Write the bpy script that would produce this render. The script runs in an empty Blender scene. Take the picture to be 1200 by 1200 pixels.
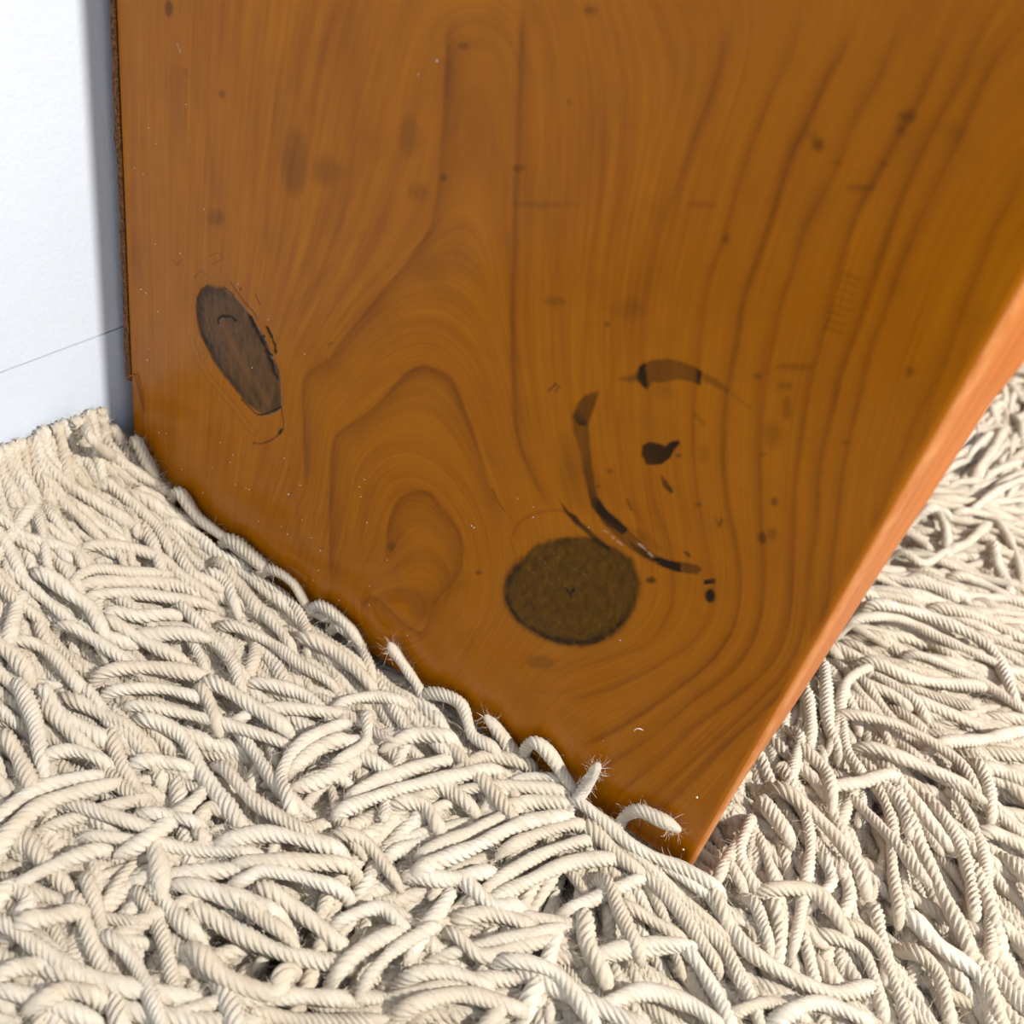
import bpy, math, random
import numpy as np
from mathutils import Matrix, Vector

C = bpy.context.scene.collection
SC = bpy.context.scene
rng = np.random.default_rng(11)
random.seed(5)

# ------------------------------------------------------------------ camera
F = 1175.146                                   # focal length in pixels of a 1200 px frame
LIFT = 0.038                                   # the board's foot line lies this high above the floor
EYE = np.array([0.30375, -0.24545, 0.31608 + LIFT])
TGT = np.array([0.19192, 0.0, 0.10267 + LIFT])
ROLL = 0.259984
_f = (TGT - EYE) / np.linalg.norm(TGT - EYE)
_r = np.cross(_f, [0, 0, 1.0]); _r /= np.linalg.norm(_r)
_u = np.cross(_r, _f)
RIGHT = math.cos(ROLL) * _r + math.sin(ROLL) * _u
UP = -math.sin(ROLL) * _r + math.cos(ROLL) * _u
cam_data = bpy.data.cameras.new('camera')
cam_data.sensor_width = 36.0
cam_data.lens = 36.0 * F / 1200.0
cam_data.clip_start = 0.01
cam_data.dof.use_dof = True
cam_data.dof.focus_distance = 0.385
cam_data.dof.aperture_fstop = 11.0
cam = bpy.data.objects.new('camera', cam_data)
C.objects.link(cam)
M = Matrix.Identity(4)
for i in range(3):
    M[i][0] = RIGHT[i]; M[i][1] = UP[i]; M[i][2] = -_f[i]; M[i][3] = EYE[i]
cam.matrix_world = M
SC.camera = cam

# ------------------------------------------------------------------ light
world = bpy.data.worlds.new('world'); SC.world = world
world.use_nodes = True
bg = world.node_tree.nodes['Background']
bg.inputs[0].default_value = (0.81, 0.88, 1.0, 1)
bg.inputs[1].default_value = 0.68
lamp_data = bpy.data.lights.new('floor_lamp_bulb', 'POINT')   # the room's lamp, off to the right of the bookcase
lamp_data.energy = 84.0
lamp_data.shadow_soft_size = 0.0075
lamp_data.color = (1.0, 0.955, 0.88)
lamp = bpy.data.objects.new('floor_lamp_bulb', lamp_data); C.objects.link(lamp)
lamp.location = (1.10, 0.0195, 0.98)

SC.view_settings.view_transform = 'Standard'
SC.view_settings.look = 'None'
SC.view_settings.gamma = 1.0
SC.view_settings.use_curve_mapping = False
SC.view_settings.exposure = 0.38

# ------------------------------------------------------------------ tracing helpers: a traced point becomes a point of the place
def ray(px, py):
    d = RIGHT * ((px - 600) / F) - UP * ((py - 600) / F) + _f
    return d
def on_face(px, py, y=0.0):
    d = ray(px, py); q = EYE + d * ((y - EYE[1]) / d[1])
    return q[0], q[2]
def face_poly(pts):
    return np.array([on_face(*p) for p in pts])

def smooth(a, b, x):
    t = np.clip((x - a) / (b - a), 0, 1)
    return t * t * (3 - 2 * t)

_lat = np.random.default_rng(3).random((256, 256))
def vnoise(x, y):
    xi = np.floor(x).astype(int); yi = np.floor(y).astype(int)
    fx = x - xi; fy = y - yi
    fx = fx * fx * (3 - 2 * fx); fy = fy * fy * (3 - 2 * fy)
    g = lambda a, b: _lat[a & 255, b & 255]
    return (g(xi, yi) * (1 - fx) + g(xi + 1, yi) * fx) * (1 - fy) + (g(xi, yi + 1) * (1 - fx) + g(xi + 1, yi + 1) * fx) * fy

def pile_height(x, y):
    """Height of the pile's surface; the pile climbs where the rug meets the wall."""
    x = np.asarray(x, float); y = np.asarray(y, float)
    rise = 0.043 * np.exp(-(np.maximum(x, -0.008) + .004) / (.018 + .030 * smooth(-.004, -.04, y))) * smooth(0.012, -0.006, y)
    und = (vnoise(x * 22 + 40, y * 22 + 40) - 0.5) * 0.006
    return LIFT - 0.002 + rise + und * smooth(0.0, 0.04, np.abs(y)) 

# ------------------------------------------------------------------ object helpers
def link(name, mesh, parent=None, mats=()):
    o = bpy.data.objects.new(name, mesh); C.objects.link(o)
    for m in mats: mesh.materials.append(m)
    if parent is not None: o.parent = parent
    return o
def mesh_from(name, verts, faces, smooth_shade=True):
    me = bpy.data.meshes.new(name)
    me.from_pydata([tuple(v) for v in verts], [], [tuple(f) for f in faces])
    if smooth_shade: me.polygons.foreach_set('use_smooth', [True] * len(me.polygons))
    me.update(); return me
def quads_mesh(name, verts, quads, smooth_shade=True):
    me = bpy.data.meshes.new(name)
    verts = np.asarray(verts, np.float32); quads = np.asarray(quads, np.int32)
    me.vertices.add(len(verts)); me.vertices.foreach_set('co', verts.ravel())
    me.loops.add(quads.size); me.loops.foreach_set('vertex_index', quads.ravel())
    me.polygons.add(len(quads)); me.polygons.foreach_set('loop_start', np.arange(0, quads.size, 4, dtype=np.int32))
    me.polygons.foreach_set('use_smooth', np.full(len(quads), smooth_shade))
    me.update(calc_edges=True); return me
def box_mesh(name, x0, x1, y0, y1, z0, z1, bevel=0.0008):
    import bmesh
    bm = bmesh.new(); bmesh.ops.create_cube(bm, size=1)
    for v in bm.verts:
        v.co = (x0 + (v.co.x + .5) * (x1 - x0), y0 + (v.co.y + .5) * (y1 - y0), z0 + (v.co.z + .5) * (z1 - z0))
    if bevel: bmesh.ops.bevel(bm, geom=bm.edges[:], offset=bevel, segments=2, affect='EDGES', profile=0.5)
    me = bpy.data.meshes.new(name); bm.to_mesh(me); bm.free(); return me
def fattr(me, name, data):
    a = me.attributes.new(name, 'FLOAT', 'POINT'); a.data.foreach_set('value', np.asarray(data, np.float32).ravel())
def vattr(me, name, data):
    a = me.attributes.new(name, 'FLOAT_VECTOR', 'POINT'); a.data.foreach_set('vector', np.asarray(data, np.float32).ravel())

# ------------------------------------------------------------------ node helpers
class NT:
    def __init__(s, name):
        s.m = bpy.data.materials.new(name); s.m.use_nodes = True
        s.t = s.m.node_tree; s.b = s.t.nodes['Principled BSDF']
    def n(s, t, **kw):
        o = s.t.nodes.new(t)
        for k, v in kw.items(): setattr(o, k, v)
        return o
    def put(s, sock, v):
        if hasattr(v, 'node') or isinstance(v, bpy.types.NodeSocket): s.t.links.new(v, sock)
        elif isinstance(v, (tuple, list)) and len(v) == 3 and sock.type == 'RGBA': sock.default_value = (*v, 1)
        else: sock.default_value = v
    def attr(s, name, out='Fac'):
        return s.n('ShaderNodeAttribute', attribute_name=name).outputs[out]
    def math(s, op, a, b=0.0, c=0.0, clamp=False):
        o = s.n('ShaderNodeMath', operation=op, use_clamp=clamp)
        for i, v in enumerate((a, b, c)): s.put(o.inputs[i], v)
        return o.outputs[0]
    def mix(s, f, a, b, blend='MIX'):
        o = s.n('ShaderNodeMix', data_type='RGBA', blend_type=blend)
        s.put(o.inputs[0], f); s.put(o.inputs[6], a); s.put(o.inputs[7], b)
        return o.outputs[2]
    def noise(s, vec, scale, detail=3.0, rough=0.55, dist=0.0):
        o = s.n('ShaderNodeTexNoise')
        s.put(o.inputs['Vector'], vec)
        o.inputs['Scale'].default_value = scale; o.inputs['Detail'].default_value = detail
        o.inputs['Roughness'].default_value = rough; o.inputs['Distortion'].default_value = dist
        return o.outputs[0]
    def vscale(s, vec, sc):
        o = s.n('ShaderNodeMapping'); s.put(o.inputs[0], vec); o.inputs['Scale'].default_value = sc
        return o.outputs[0]
    def ramp(s, f, lo, hi):
        o = s.n('ShaderNodeMapRange'); o.clamp = True
        s.put(o.inputs[0], f); o.inputs[1].default_value = lo; o.inputs[2].default_value = hi
        return o.outputs[0]
    def bump(s, h, strength, dist):
        o = s.n('ShaderNodeBump'); s.put(o.inputs['Height'], h)
        o.inputs['Strength'].default_value = strength; o.inputs['Distance'].default_value = dist
        s.t.links.new(o.outputs[0], s.b.inputs['Normal'])
    def coord(s): return s.n('ShaderNodeTexCoord').outputs['Object']
    def set(s, **kw):
        for k, v in kw.items(): s.put(s.b.inputs[k.replace('_', ' ')], v)
        return s.m

# ------------------------------------------------------------------ the setting
def wall_material(name, col):
    k = NT(name); co = k.coord()
    a = k.noise(co, 420, 3, .6); b = k.noise(co, 60, 2, .5)
    h = k.math('ADD', a, k.math('MULTIPLY', b, 1.2))
    tone = k.mix(k.ramp(k.noise(co, 14, 4, .6), .35, .7), col, tuple(c * .965 for c in col))
    k.bump(h, .35, .0006)
    return k.set(Base_Color=tone, Roughness=.62, **{'Specular IOR Level': .25})
M_WALL = wall_material('white_wall_paint', (.56, .62, .71))
M_BASE = wall_material('white_baseboard_paint', (.555, .617, .71))
k = NT('floor_boards'); co = k.coord()
g = k.noise(k.vscale(co, (3, 60, 1)), 3, 4, .6)
M_FLOOR = k.set(Base_Color=k.mix(g, (.20, .12, .07), (.32, .20, .12)), Roughness=.5)

WX = -0.008
JOINT = on_face(147, 382)[1]                    # height of the joint above the baseboard
_q = EYE + ray(75, 409) * ((WX - EYE[0]) / ray(75, 409)[0]); JOINT = _q[2]
wall = link('wall_left', box_mesh('wall_left', WX - .10, WX, -3.0, 3.0, JOINT + .0005, 2.4, 0), None, [M_WALL]); wall['kind'] = 'structure'
base = link('baseboard_left', box_mesh('baseboard_left', WX - .10, WX + .0001, -3.0, 3.0, 0.0, JOINT - .0002, 0), None, [M_BASE]); base['kind'] = 'structure'
wb = link('trim_1', box_mesh('trim_1', WX - .10, WX - .004, -3.0, 3.0, JOINT - .0002, JOINT + .0005, 0), None, [M_FLOOR]); wb['kind'] = 'structure'
floor = link('floor', box_mesh('floor', WX - .10, 4.0, -3.0, 3.0, -.05, 0.0, 0), None, [M_FLOOR]); floor['kind'] = 'structure'

# ------------------------------------------------------------------ the varnished pine side of the bookcase
BW, BT = 0.300, 0.022
BZ0, BZ1, BTOP = LIFT - 0.006, LIFT + 0.325, 0.90
STEP = 0.0005
xs = np.arange(0.0012, BW - 0.0024, STEP)
zs = np.concatenate([np.arange(BZ0, BZ1, STEP), np.linspace(BZ1, BTOP, 14)[1:]])
GX, GZ = np.meshgrid(xs, zs)
shape = GX.shape
ring = np.zeros(shape); knot = np.zeros(shape); lknot = np.zeros(shape); stain = np.zeros(shape)
crack = np.zeros(shape); pale = np.zeros(shape); smudge = np.zeros(shape); rim = np.zeros(shape)

def window_of(P, pad):
    x0, z0 = P.min(0) - pad; x1, z1 = P.max(0) + pad
    i0, i1 = np.searchsorted(xs, [x0, x1]); j0, j1 = np.searchsorted(zs, [z0, z1])
    return slice(j0, j1), slice(i0, i1)
def spline(P, n=8):
    P = np.asarray(P, float)
    if len(P) < 3: return np.array([P[0] + (P[-1] - P[0]) * t for t in np.linspace(0, 1, n)])
    Q = np.vstack([2 * P[0] - P[1], P, 2 * P[-1] - P[-2]]); out = []
    for i in range(1, len(Q) - 2):
        for t in np.linspace(0, 1, n, endpoint=False):
            a, b, c, d = Q[i - 1], Q[i], Q[i + 1], Q[i + 2]
            out.append(.5 * (2 * b + (c - a) * t + (2 * a - 5 * b + 4 * c - d) * t * t + (3 * b - a - 3 * c + d) * t ** 3))
    out.append(P[-1]); return np.array(out)
def line_dist(P, w):
    """Distance to the polyline P on window w, side of it, and the fraction along it."""
    X, Z = GX[w], GZ[w]
    best = np.full(X.shape, 9.0); side = np.zeros(X.shape); frac = np.zeros(X.shape)
    L = np.concatenate([[0], np.cumsum(np.linalg.norm(np.diff(P, axis=0), axis=1))]); T = L[-1] + 1e-9
    for i in range(len(P) - 1):
        a, b = P[i], P[i + 1]; d = b - a; dd = d @ d + 1e-12
        t = np.clip(((X - a[0]) * d[0] + (Z - a[1]) * d[1]) / dd, 0, 1)
        ex = X - a[0] - t * d[0]; ez = Z - a[1] - t * d[1]; q = np.hypot(ex, ez); m = q < best
        best = np.where(m, q, best); side = np.where(m, np.sign(d[0] * ez - d[1] * ex), side)
        frac = np.where(m, (L[i] + t * np.sqrt(dd)) / T, frac)
    return best, side, frac
def poly_sd(P, w):
    P = np.vstack([P, P[:1]]); d, _, _ = line_dist(P, w)
    X, Z = GX[w], GZ[w]; ins = np.zeros(X.shape, bool)
    for i in range(len(P) - 1):
        (xa, za), (xb, zb) = P[i], P[i + 1]
        if za == zb: continue
        c = ((za > Z) != (zb > Z)) & (X < (xb - xa) * (Z - za) / (zb - za) + xa)
        ins ^= c
    return np.where(ins, -d, d)
wob = vnoise(GX * 900, GZ * 420) - .5
fine = vnoise(GX * 1600 + 7, GZ * 1600 + 3) - .5

RINGS = []   # (level, points, darkness, width on the left of the stroke, width on the right), mm
LINE_A = [(612, -5), (609, 100), (606, 200), (603, 240), (602, 300), (600, 370), (601, 430), (603, 480), (608, 520), (618, 545), (632, 575), (645, 597), (655, 606)]
LINE_B = [(388, 690), (387, 620), (388, 560), (391, 523), (397, 508), (420, 492), (445, 472), (465, 450), (480, 436), (495, 430), (512, 434), (530, 447), (542, 475), (552, 500), (560, 525), (567, 550), (575, 575), (588, 602), (600, 624)]
LINE_C = [(358, 575), (356, 500), (355, 460), (358, 443), (368, 432), (387, 420), (405, 395), (430, 365), (455, 335), (480, 305), (503, 270), (510, 245), (516, 200), (522, 100), (528, -5)]
LINE_D = [(452, 660), (455, 620), (462, 595), (475, 580), (490, 576), (503, 578), (513, 590), (526, 606), (538, 625), (542, 645), (540, 665), (532, 682), (518, 697), (506, 715), (499, 742)]
LINE_E = [(422, 715), (430, 702), (442, 701), (462, 720), (480, 735), (496, 740), (508, 714), (530, 690), (548, 676)]
R = [
 [(865, -5), (850, 60), (835, 110), (815, 160), (795, 215), (775, 270), (762, 320), (754, 370), (753, 423), (760, 457), (762, 500), (763, 573), (778, 617), (787, 645), (789, 687), (787, 710), (773, 740), (757, 757), (730, 767), (690, 780)],
 [(947, 0), (925, 65), (905, 110), (885, 160), (865, 220), (850, 275), (830, 333), (820, 417), (813, 487), (815, 560), (823, 610), (833, 667), (837, 705), (827, 733), (807, 757), (780, 775), (747, 793), (700, 812), (650, 822)],
 [(1014, 0), (987, 60), (967, 97), (947, 143), (930, 177), (917, 213), (905, 255), (890, 300), (873, 350), (863, 410), (852, 467), (848, 533), (853, 590), (862, 633), (866, 663), (867, 693), (860, 733), (843, 763), (820, 787), (790, 810), (747, 840), (713, 860), (670, 880)],
 [(1067, 0), (1047, 50), (1030, 93), (1007, 130), (990, 170), (980, 197), (963, 230), (943, 270), (930, 317), (917, 350), (903, 410), (892, 467), (890, 533), (892, 600), (895, 655), (893, 705), (883, 747), (863, 780), (837, 803), (810, 823), (780, 850), (750, 873), (713, 897), (690, 915)],
 [(1127, 0), (1100, 67), (1080, 113), (1063, 143), (1037, 190), (1023, 217), (1000, 260), (988, 305), (967, 383), (950, 443), (943, 480), (937, 527), (932, 567), (930, 623), (928, 675), (925, 717), (913, 760), (893, 790), (867, 813), (840, 833), (813, 853), (783, 883), (747, 912), (715, 940)],
 [(1163, 0), (1133, 80), (1110, 123), (1090, 157), (1070, 200), (1053, 240), (1040, 280), (1022, 333), (1006, 380), (987, 433), (977, 477), (967, 513), (960, 560), (957, 617), (951, 650), (947, 693), (940, 743), (920, 787), (897, 813), (867, 843), (840, 867), (810, 893), (775, 925), (740, 955)],
 [(1212, 0), (1173, 60), (1150, 103), (1127, 157), (1110, 193), (1090, 233), (1070, 277), (1054, 318), (1040, 357), (1020, 410), (1007, 467), (997, 507), (987, 560), (982, 605), (974, 667), (967, 717), (947, 773), (920, 807), (880, 847), (843, 880), (800, 925), (765, 960)],
 [(1215, 150), (1187, 227), (1170, 260), (1153, 300), (1140, 333), (1127, 367), (1105, 430), (1075, 490), (1050, 550), (1030, 610), (1010, 660), (985, 720), (955, 785), (920, 830), (875, 880)],
]
RINGS.append((0.0, LINE_A, .55, 2.2, 0.9))
RINGS.append((-1.0, LINE_B, .55, .7, 3.8))
RINGS.append((0.0, LINE_C, .52, .7, 4.2))
RINGS.append((-2.0, LINE_D, .50, .6, 4.4))
RINGS.append((-2.6, LINE_E, .35, .6, 2.4))
for i, P in enumerate(R):
    RINGS.append((1.2 + i, P, (.40, .36, .60, .48, .52, .50, .50, .36)[i], .8, 1.5))
for lv, P, amp, wl, wr in RINGS:
    Q = spline(face_poly(P), 6); w = window_of(Q, .014)
    d, sd, fr = line_dist(Q, w)
    d = np.abs(d * 1e3 + wob[w] * .35)
    v = np.where(sd > 0, np.exp(-(d / wl) ** 1.4), np.exp(-(d / wr) ** 1.2))
    mod = .72 + .55 * vnoise(GZ[w] * 60 + lv * 9, GX[w] * 22)
    v = v * amp * mod * smooth(0, .06, fr) * smooth(1.0, .93, fr)
    ring[w] = np.maximum(ring[w], v)
# faint extra lines between A and the first right-hand ring
for P, a in (([(742, 295), (737, 350), (727, 400), (716, 450), (708, 500)], .22), ([(700, 300), (690, 360), (684, 420), (678, 470)], .16),
             ([(735, 440), (726, 490), (727, 535), (738, 585), (760, 625), (772, 655)], .20), ([(790, 430), (789, 500), (793, 560), (805, 610), (812, 655)], .2),
             ([(742, 605), (752, 630), (764, 660), (766, 700), (756, 730)], .16), ([(560, 730), (545, 770), (530, 805)], .16), ([(600, 790), (640, 812), (700, 800), (735, 780)], .14),
             ([(160, 300), (172, 350), (180, 400)], .2), ([(240, 100), (247, 190), (258, 260)], .18), ([(330, 60), (318, 170), (312, 260), (318, 320)], .28),
             ([(365, 90), (345, 180), (333, 260), (322, 330)], .3), ([(395, 300), (372, 330), (345, 360), (330, 385)], .22), ([(300, 60), (290, 160), (285, 240)], .14),
             ([(420, 40), (414, 150), (405, 240), (390, 310)], .14), ([(345, 560), (350, 620), (353, 680)], .18), ([(410, 540), (405, 600), (408, 660)], .16), ([(430, 560), (424, 620), (425, 680)], .14)):
    Q = spline(face_poly(P), 6); w = window_of(Q, .008); d, sd, fr = line_dist(Q, w)
    v = np.exp(-(d * 1e3 / 1.1) ** 1.3) * a * smooth(0, .25, fr) * smooth(1, .75, fr); ring[w] = np.maximum(ring[w], v)

# growth-ring coordinate: relaxed between the traced rings, so that the fine grain bends with them
CS = 0.003
cx = np.arange(0, BW + CS, CS); cz = np.arange(BZ0, BZ1 + CS, CS)
fix = np.zeros((len(cz), len(cx)), bool); ph = np.tile(cx / .03 - 3, (len(cz), 1))
def put_level(Q, lv):
    i = np.round(Q[:, 0] / CS).astype(int); j = np.round((Q[:, 1] - BZ0) / CS).astype(int)
    m = (i >= 0) & (i < len(cx)) & (j >= 0) & (j < len(cz)); fix[j[m], i[m]] = True; ph[j[m], i[m]] = lv
for lv, P, *_ in RINGS: put_level(spline(face_poly(P), 30), lv)
put_level(np.stack([np.zeros(400), np.linspace(BZ0, BZ1, 400)], 1), 3.2)
fixed_vals = ph.copy()
for it in range(1500):
    p = np.pad(ph, 1, mode='edge')
    ph = .25 * (p[:-2, 1:-1] + p[2:, 1:-1] + p[1:-1, :-2] + p[1:-1, 2:])
    if it < 1480: ph[fix] = fixed_vals[fix]
fi = np.clip(GX / CS, 0, len(cx) - 1.001); fj = np.clip((GZ - BZ0) / CS, 0, len(cz) - 1.001)
ii = fi.astype(int); jj = fj.astype(int); fu = fi - ii; fv = fj - jj
phase = (ph[jj, ii] * (1 - fu) + ph[jj, ii + 1] * fu) * (1 - fv) + (ph[jj + 1, ii] * (1 - fu) + ph[jj + 1, ii + 1] * fu) * fv

# the round knot
th = np.linspace(0, 2 * math.pi, 60, endpoint=False)
KP = face_poly([(671 + 79 * math.cos(t) + 2.0 * math.cos(3 * t + 1), 690 + (66 if math.sin(t) > 0 else 62) * math.sin(t) + 1.6 * math.sin(2 * t)) for t in th])
w = window_of(KP, .014); sdk = poly_sd(KP, w) * 1e3 + wob[w] * .5 + fine[w] * .3
knot[w] = np.maximum(knot[w], smooth(1.1, -1.6, sdk + 1.6 * (vnoise(GX[w] * 260, GZ[w] * 260) - .5)))
kc = np.array(on_face(671, 692)); rr = np.hypot(GX[w] - kc[0], (GZ[w] - kc[1]) * .92) * 1e3
low = smooth(.25, -.45, (GZ[w] - kc[1]) / .02) * .9 + .25 * smooth(.1, .9, (GX[w] - kc[0]) / .02)
rim[w] = np.clip(np.exp(-((sdk + 1.2) / 1.5) ** 2) * np.clip(low + .12, 0, 1) * (.6 + .8 * vnoise(GX[w] * 500, GZ[w] * 500)) + .5 * (vnoise(rr * 1.4 + fine[w], rr * 0) - .5) * (sdk < 0), 0, 1)
smudge[w] = np.maximum(smudge[w], .38 * np.exp(-np.maximum(sdk, 0) / 1.5) * smooth(.3, -.3, (GZ[w] - kc[1]) / .02) * (sdk > 0))
pale[w] = np.maximum(pale[w], .35 * np.exp(-((sdk - 3.2) / 1.6) ** 2))
for P in ([(601, 628), (607, 615), (622, 604), (640, 599), (655, 598), (668, 602)], [(598, 630), (600, 640), (603, 648)]):
    Q = spline(face_poly(P), 6); ww = window_of(Q, .004); d, sd, fr = line_dist(Q, ww)
    ring[ww] = np.maximum(ring[ww], .4 * np.exp(-(d * 1e3 / .5) ** 2))

# the long knot on the left
LP = spline(face_poly([(243, 335), (258, 337), (272, 345), (285, 358), (297, 375), (306, 390), (313, 402), (320, 420), (327, 435), (329, 460), (330, 478), (322, 484), (310, 486), (298, 480), (287, 470), (275, 455), (262, 440), (252, 425), (243, 408), (235, 390), (231, 372), (231, 352), (236, 340)]), 4)
w = window_of(LP, .016); sdl = poly_sd(LP, w) * 1e3 + wob[w] * .5
lknot[w] = smooth(.5, -.7, sdl + .8 * (vnoise(GX[w] * 300, GZ[w] * 300) - .5))
lx, lz = on_face(283, 412)
rim[w] = np.maximum(rim[w], .95 * np.exp(-((sdl + 1.2) / 2.0) ** 2) * (sdl < .6) * smooth(.006, -.010, (GX[w] - lx) * .8 + (GZ[w] - lz) * .25) * (.4 + .8 * vnoise(GX[w] * 400, GZ[w] * 250)))
rim[w] = np.maximum(rim[w], .55 * smooth(-.5, -2.2, sdl) * smooth(.35, .75, vnoise(GX[w] * 230 + GZ[w] * 90, GZ[w] * 110)) * smooth(.004, -.014, GZ[w] - lz + .006))
core = spline(face_poly([(262, 382), (272, 405), (287, 432), (302, 455), (312, 468)]), 6)
d, sd, fr = line_dist(core, w); pale[w] = np.maximum(pale[w], .75 * np.exp(-(d * 1e3 / 2.4) ** 2) * lknot[w])
smudge[w] = np.maximum(smudge[w], .30 * np.exp(-np.maximum(sdl, 0) / 3.0) * (sdl > 0) * smooth(-.02, .01, GZ[w] - on_face(300, 420)[1]))
OUT = spline(face_poly([(225, 400), (232, 420), (245, 442), (262, 462), (275, 478), (285, 492), (296, 505)]), 5)
d, sd, fr = line_dist(OUT, w); pale[w] = np.maximum(pale[w], .5 * np.exp(-((d * 1e3) / 1.4) ** 2)); ring[w] = np.maximum(ring[w], .3 * np.exp(-((d * 1e3 - 1.8) / .5) ** 2))
CR = [([(256, 379), (255, 375), (258, 372), (264, 371), (270, 372), (276, 376)], .55, 1.0), ([(263, 337), (268, 341), (274, 346)], .35, .8),
      ([(270, 330), (279, 343), (288, 355), (296, 364), (302, 374)], .3, .55), ([(313, 384), (317, 393), (321, 402), (323, 413)], .75, 1.0),
      ([(293, 372), (298, 384), (305, 396), (311, 408), (314, 417), (318, 427), (320, 436), (324, 443)], 1.0, .95), ([(304, 396), (310, 394)], .5, .9), ([(314, 415), (319, 417)], .6, 1.0),
      ([(283, 468), (292, 477), (300, 485), (310, 486), (320, 482), (329, 477)], .38, .85), ([(330, 478), (332, 492), (332, 504), (327, 509), (318, 516), (306, 520), (296, 519)], .28, .6),
      ([(330, 503), (327, 508)], .6, 1.0), ([(281, 340), (283, 338)], .3, .5), ([(300, 346), (303, 352), (305, 357)], .4, .5),
      ([(228, 326), (236, 318), (244, 324)], .22, .3), ([(246, 300), (256, 296), (262, 303), (250, 309)], .22, .3), ([(202, 304), (208, 310), (212, 305)], .25, .25),
      ([(664, 690), (668, 695), (672, 691)], .5, .9), ([(668, 695), (669, 700)], .45, .9), ([(672, 691), (673, 688)], .3, .8),
      ([(385, 405), (389, 402)], .3, .4), ([(644, 458), (652, 450)], .4, .5), ([(651, 459), (656, 453)], .35, .4),
      ([(577, 573), (583, 587), (592, 600)], .28, .5), ([(735, 585), (740, 598)], .25, .6)]
for P, wd, a in CR:
    Q = spline(face_poly(P), 5); ww = window_of(Q, .004); d, sd, fr = line_dist(Q, ww)
    wd2 = wd * (.15 + 1.35 * vnoise(GX[ww] * 900, GZ[ww] * 900))
    crack[ww] = np.maximum(crack[ww], a * smooth(wd2 + .35, wd2 * .35, d * 1e3))

# the ring stain of a cup and the spots round it
def stain_poly(P, a, soft=.5, edge=0.0, var=0.25):
    Q = face_poly(P); ww = window_of(Q, .006); s = poly_sd(Q, ww) * 1e3 + wob[ww] * .35
    v = smooth(soft, -soft, s) * min(a * 1.15, .93) * (1 - var + 2 * var * vnoise(GX[ww] * 130 + a * 50, GZ[ww] * 130))
    if edge: v = np.clip(v + edge * np.exp(-((s + .5) / .6) ** 2), 0, 1)
    stain[ww] = np.maximum(stain[ww], v)
stain_poly([(742, 441), (748, 430), (755, 425), (763, 422), (780, 420), (797, 423), (813, 429), (822, 435), (821, 451), (807, 446), (793, 445), (782, 447), (776, 449), (764, 448), (758, 457), (747, 447)], .50, .45)
stain_poly([(745, 443), (748, 430), (757, 424), (759, 440), (759, 458), (752, 452)], .78, .5)
stain_poly([(816, 431), (823, 435), (821, 452), (816, 449)], .78, .4)
stain_poly([(723, 444), (735, 440), (747, 440), (747, 447), (730, 447)], .35, .9)
stain_poly([(822, 436), (840, 444), (856, 458), (853, 461), (838, 453), (822, 446)], .38, .9)
stain_poly([(856, 458), (882, 479), (878, 479), (853, 461)], .2, .7)
stain_poly([(763, 447), (785, 450), (792, 462), (775, 468), (762, 462)], .16, 2.0)
stain_poly([(702, 458), (693, 460), (683, 465), (677, 473), (670, 487), (672, 505), (680, 530), (686, 560), (690, 580), (693, 593), (707, 613), (730, 637), (750, 652), (777, 665), (797, 671), (817, 673), (823, 667), (817, 662), (797, 658), (780, 655), (763, 647), (750, 633), (737, 620), (727, 610), (710, 597), (700, 580), (697, 565), (695, 553), (690, 520), (690, 497), (697, 477)], .58, .55)
stain_poly([(677, 473), (670, 488), (678, 500), (690, 500), (689, 492), (683, 482)], .72, .9)
stain_poly([(678, 500), (690, 500), (691, 530), (696, 560), (700, 585), (692, 583), (684, 555), (680, 530)], .55, 1.2)
stain_poly([(691, 583), (700, 582), (712, 599), (727, 611), (737, 621), (730, 628), (712, 615), (698, 600)], .78, .5)
stain_poly([(770, 652), (782, 656), (798, 659), (798, 671), (778, 665), (764, 655)], .82, .4)
stain_poly([(735, 632), (750, 640), (766, 652), (775, 662), (758, 655), (742, 645)], .75, .6)
stain_poly([(655, 585), (659, 590), (667, 600), (676, 605), (682, 613), (692, 621), (702, 631), (716, 643), (712, 645), (697, 635), (686, 624), (674, 614), (662, 600)], .72, .4)
stain_poly([(668, 500), (655, 520), (655, 560), (668, 590), (690, 600), (686, 560), (678, 525)], .2, 3.0)
stain_poly([(735, 615), (760, 625), (778, 645), (765, 648), (748, 632)], .22, 1.4)
stain_poly([(753, 522), (760, 518), (773, 520), (780, 523), (785, 518), (795, 516), (797, 520), (790, 528), (785, 537), (775, 544), (765, 545), (757, 544), (752, 533)], .84, .35, 0, .12)
stain_poly([(774, 556), (778, 560), (787, 571), (790, 577), (785, 578), (777, 570)], .72, .4)
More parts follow.
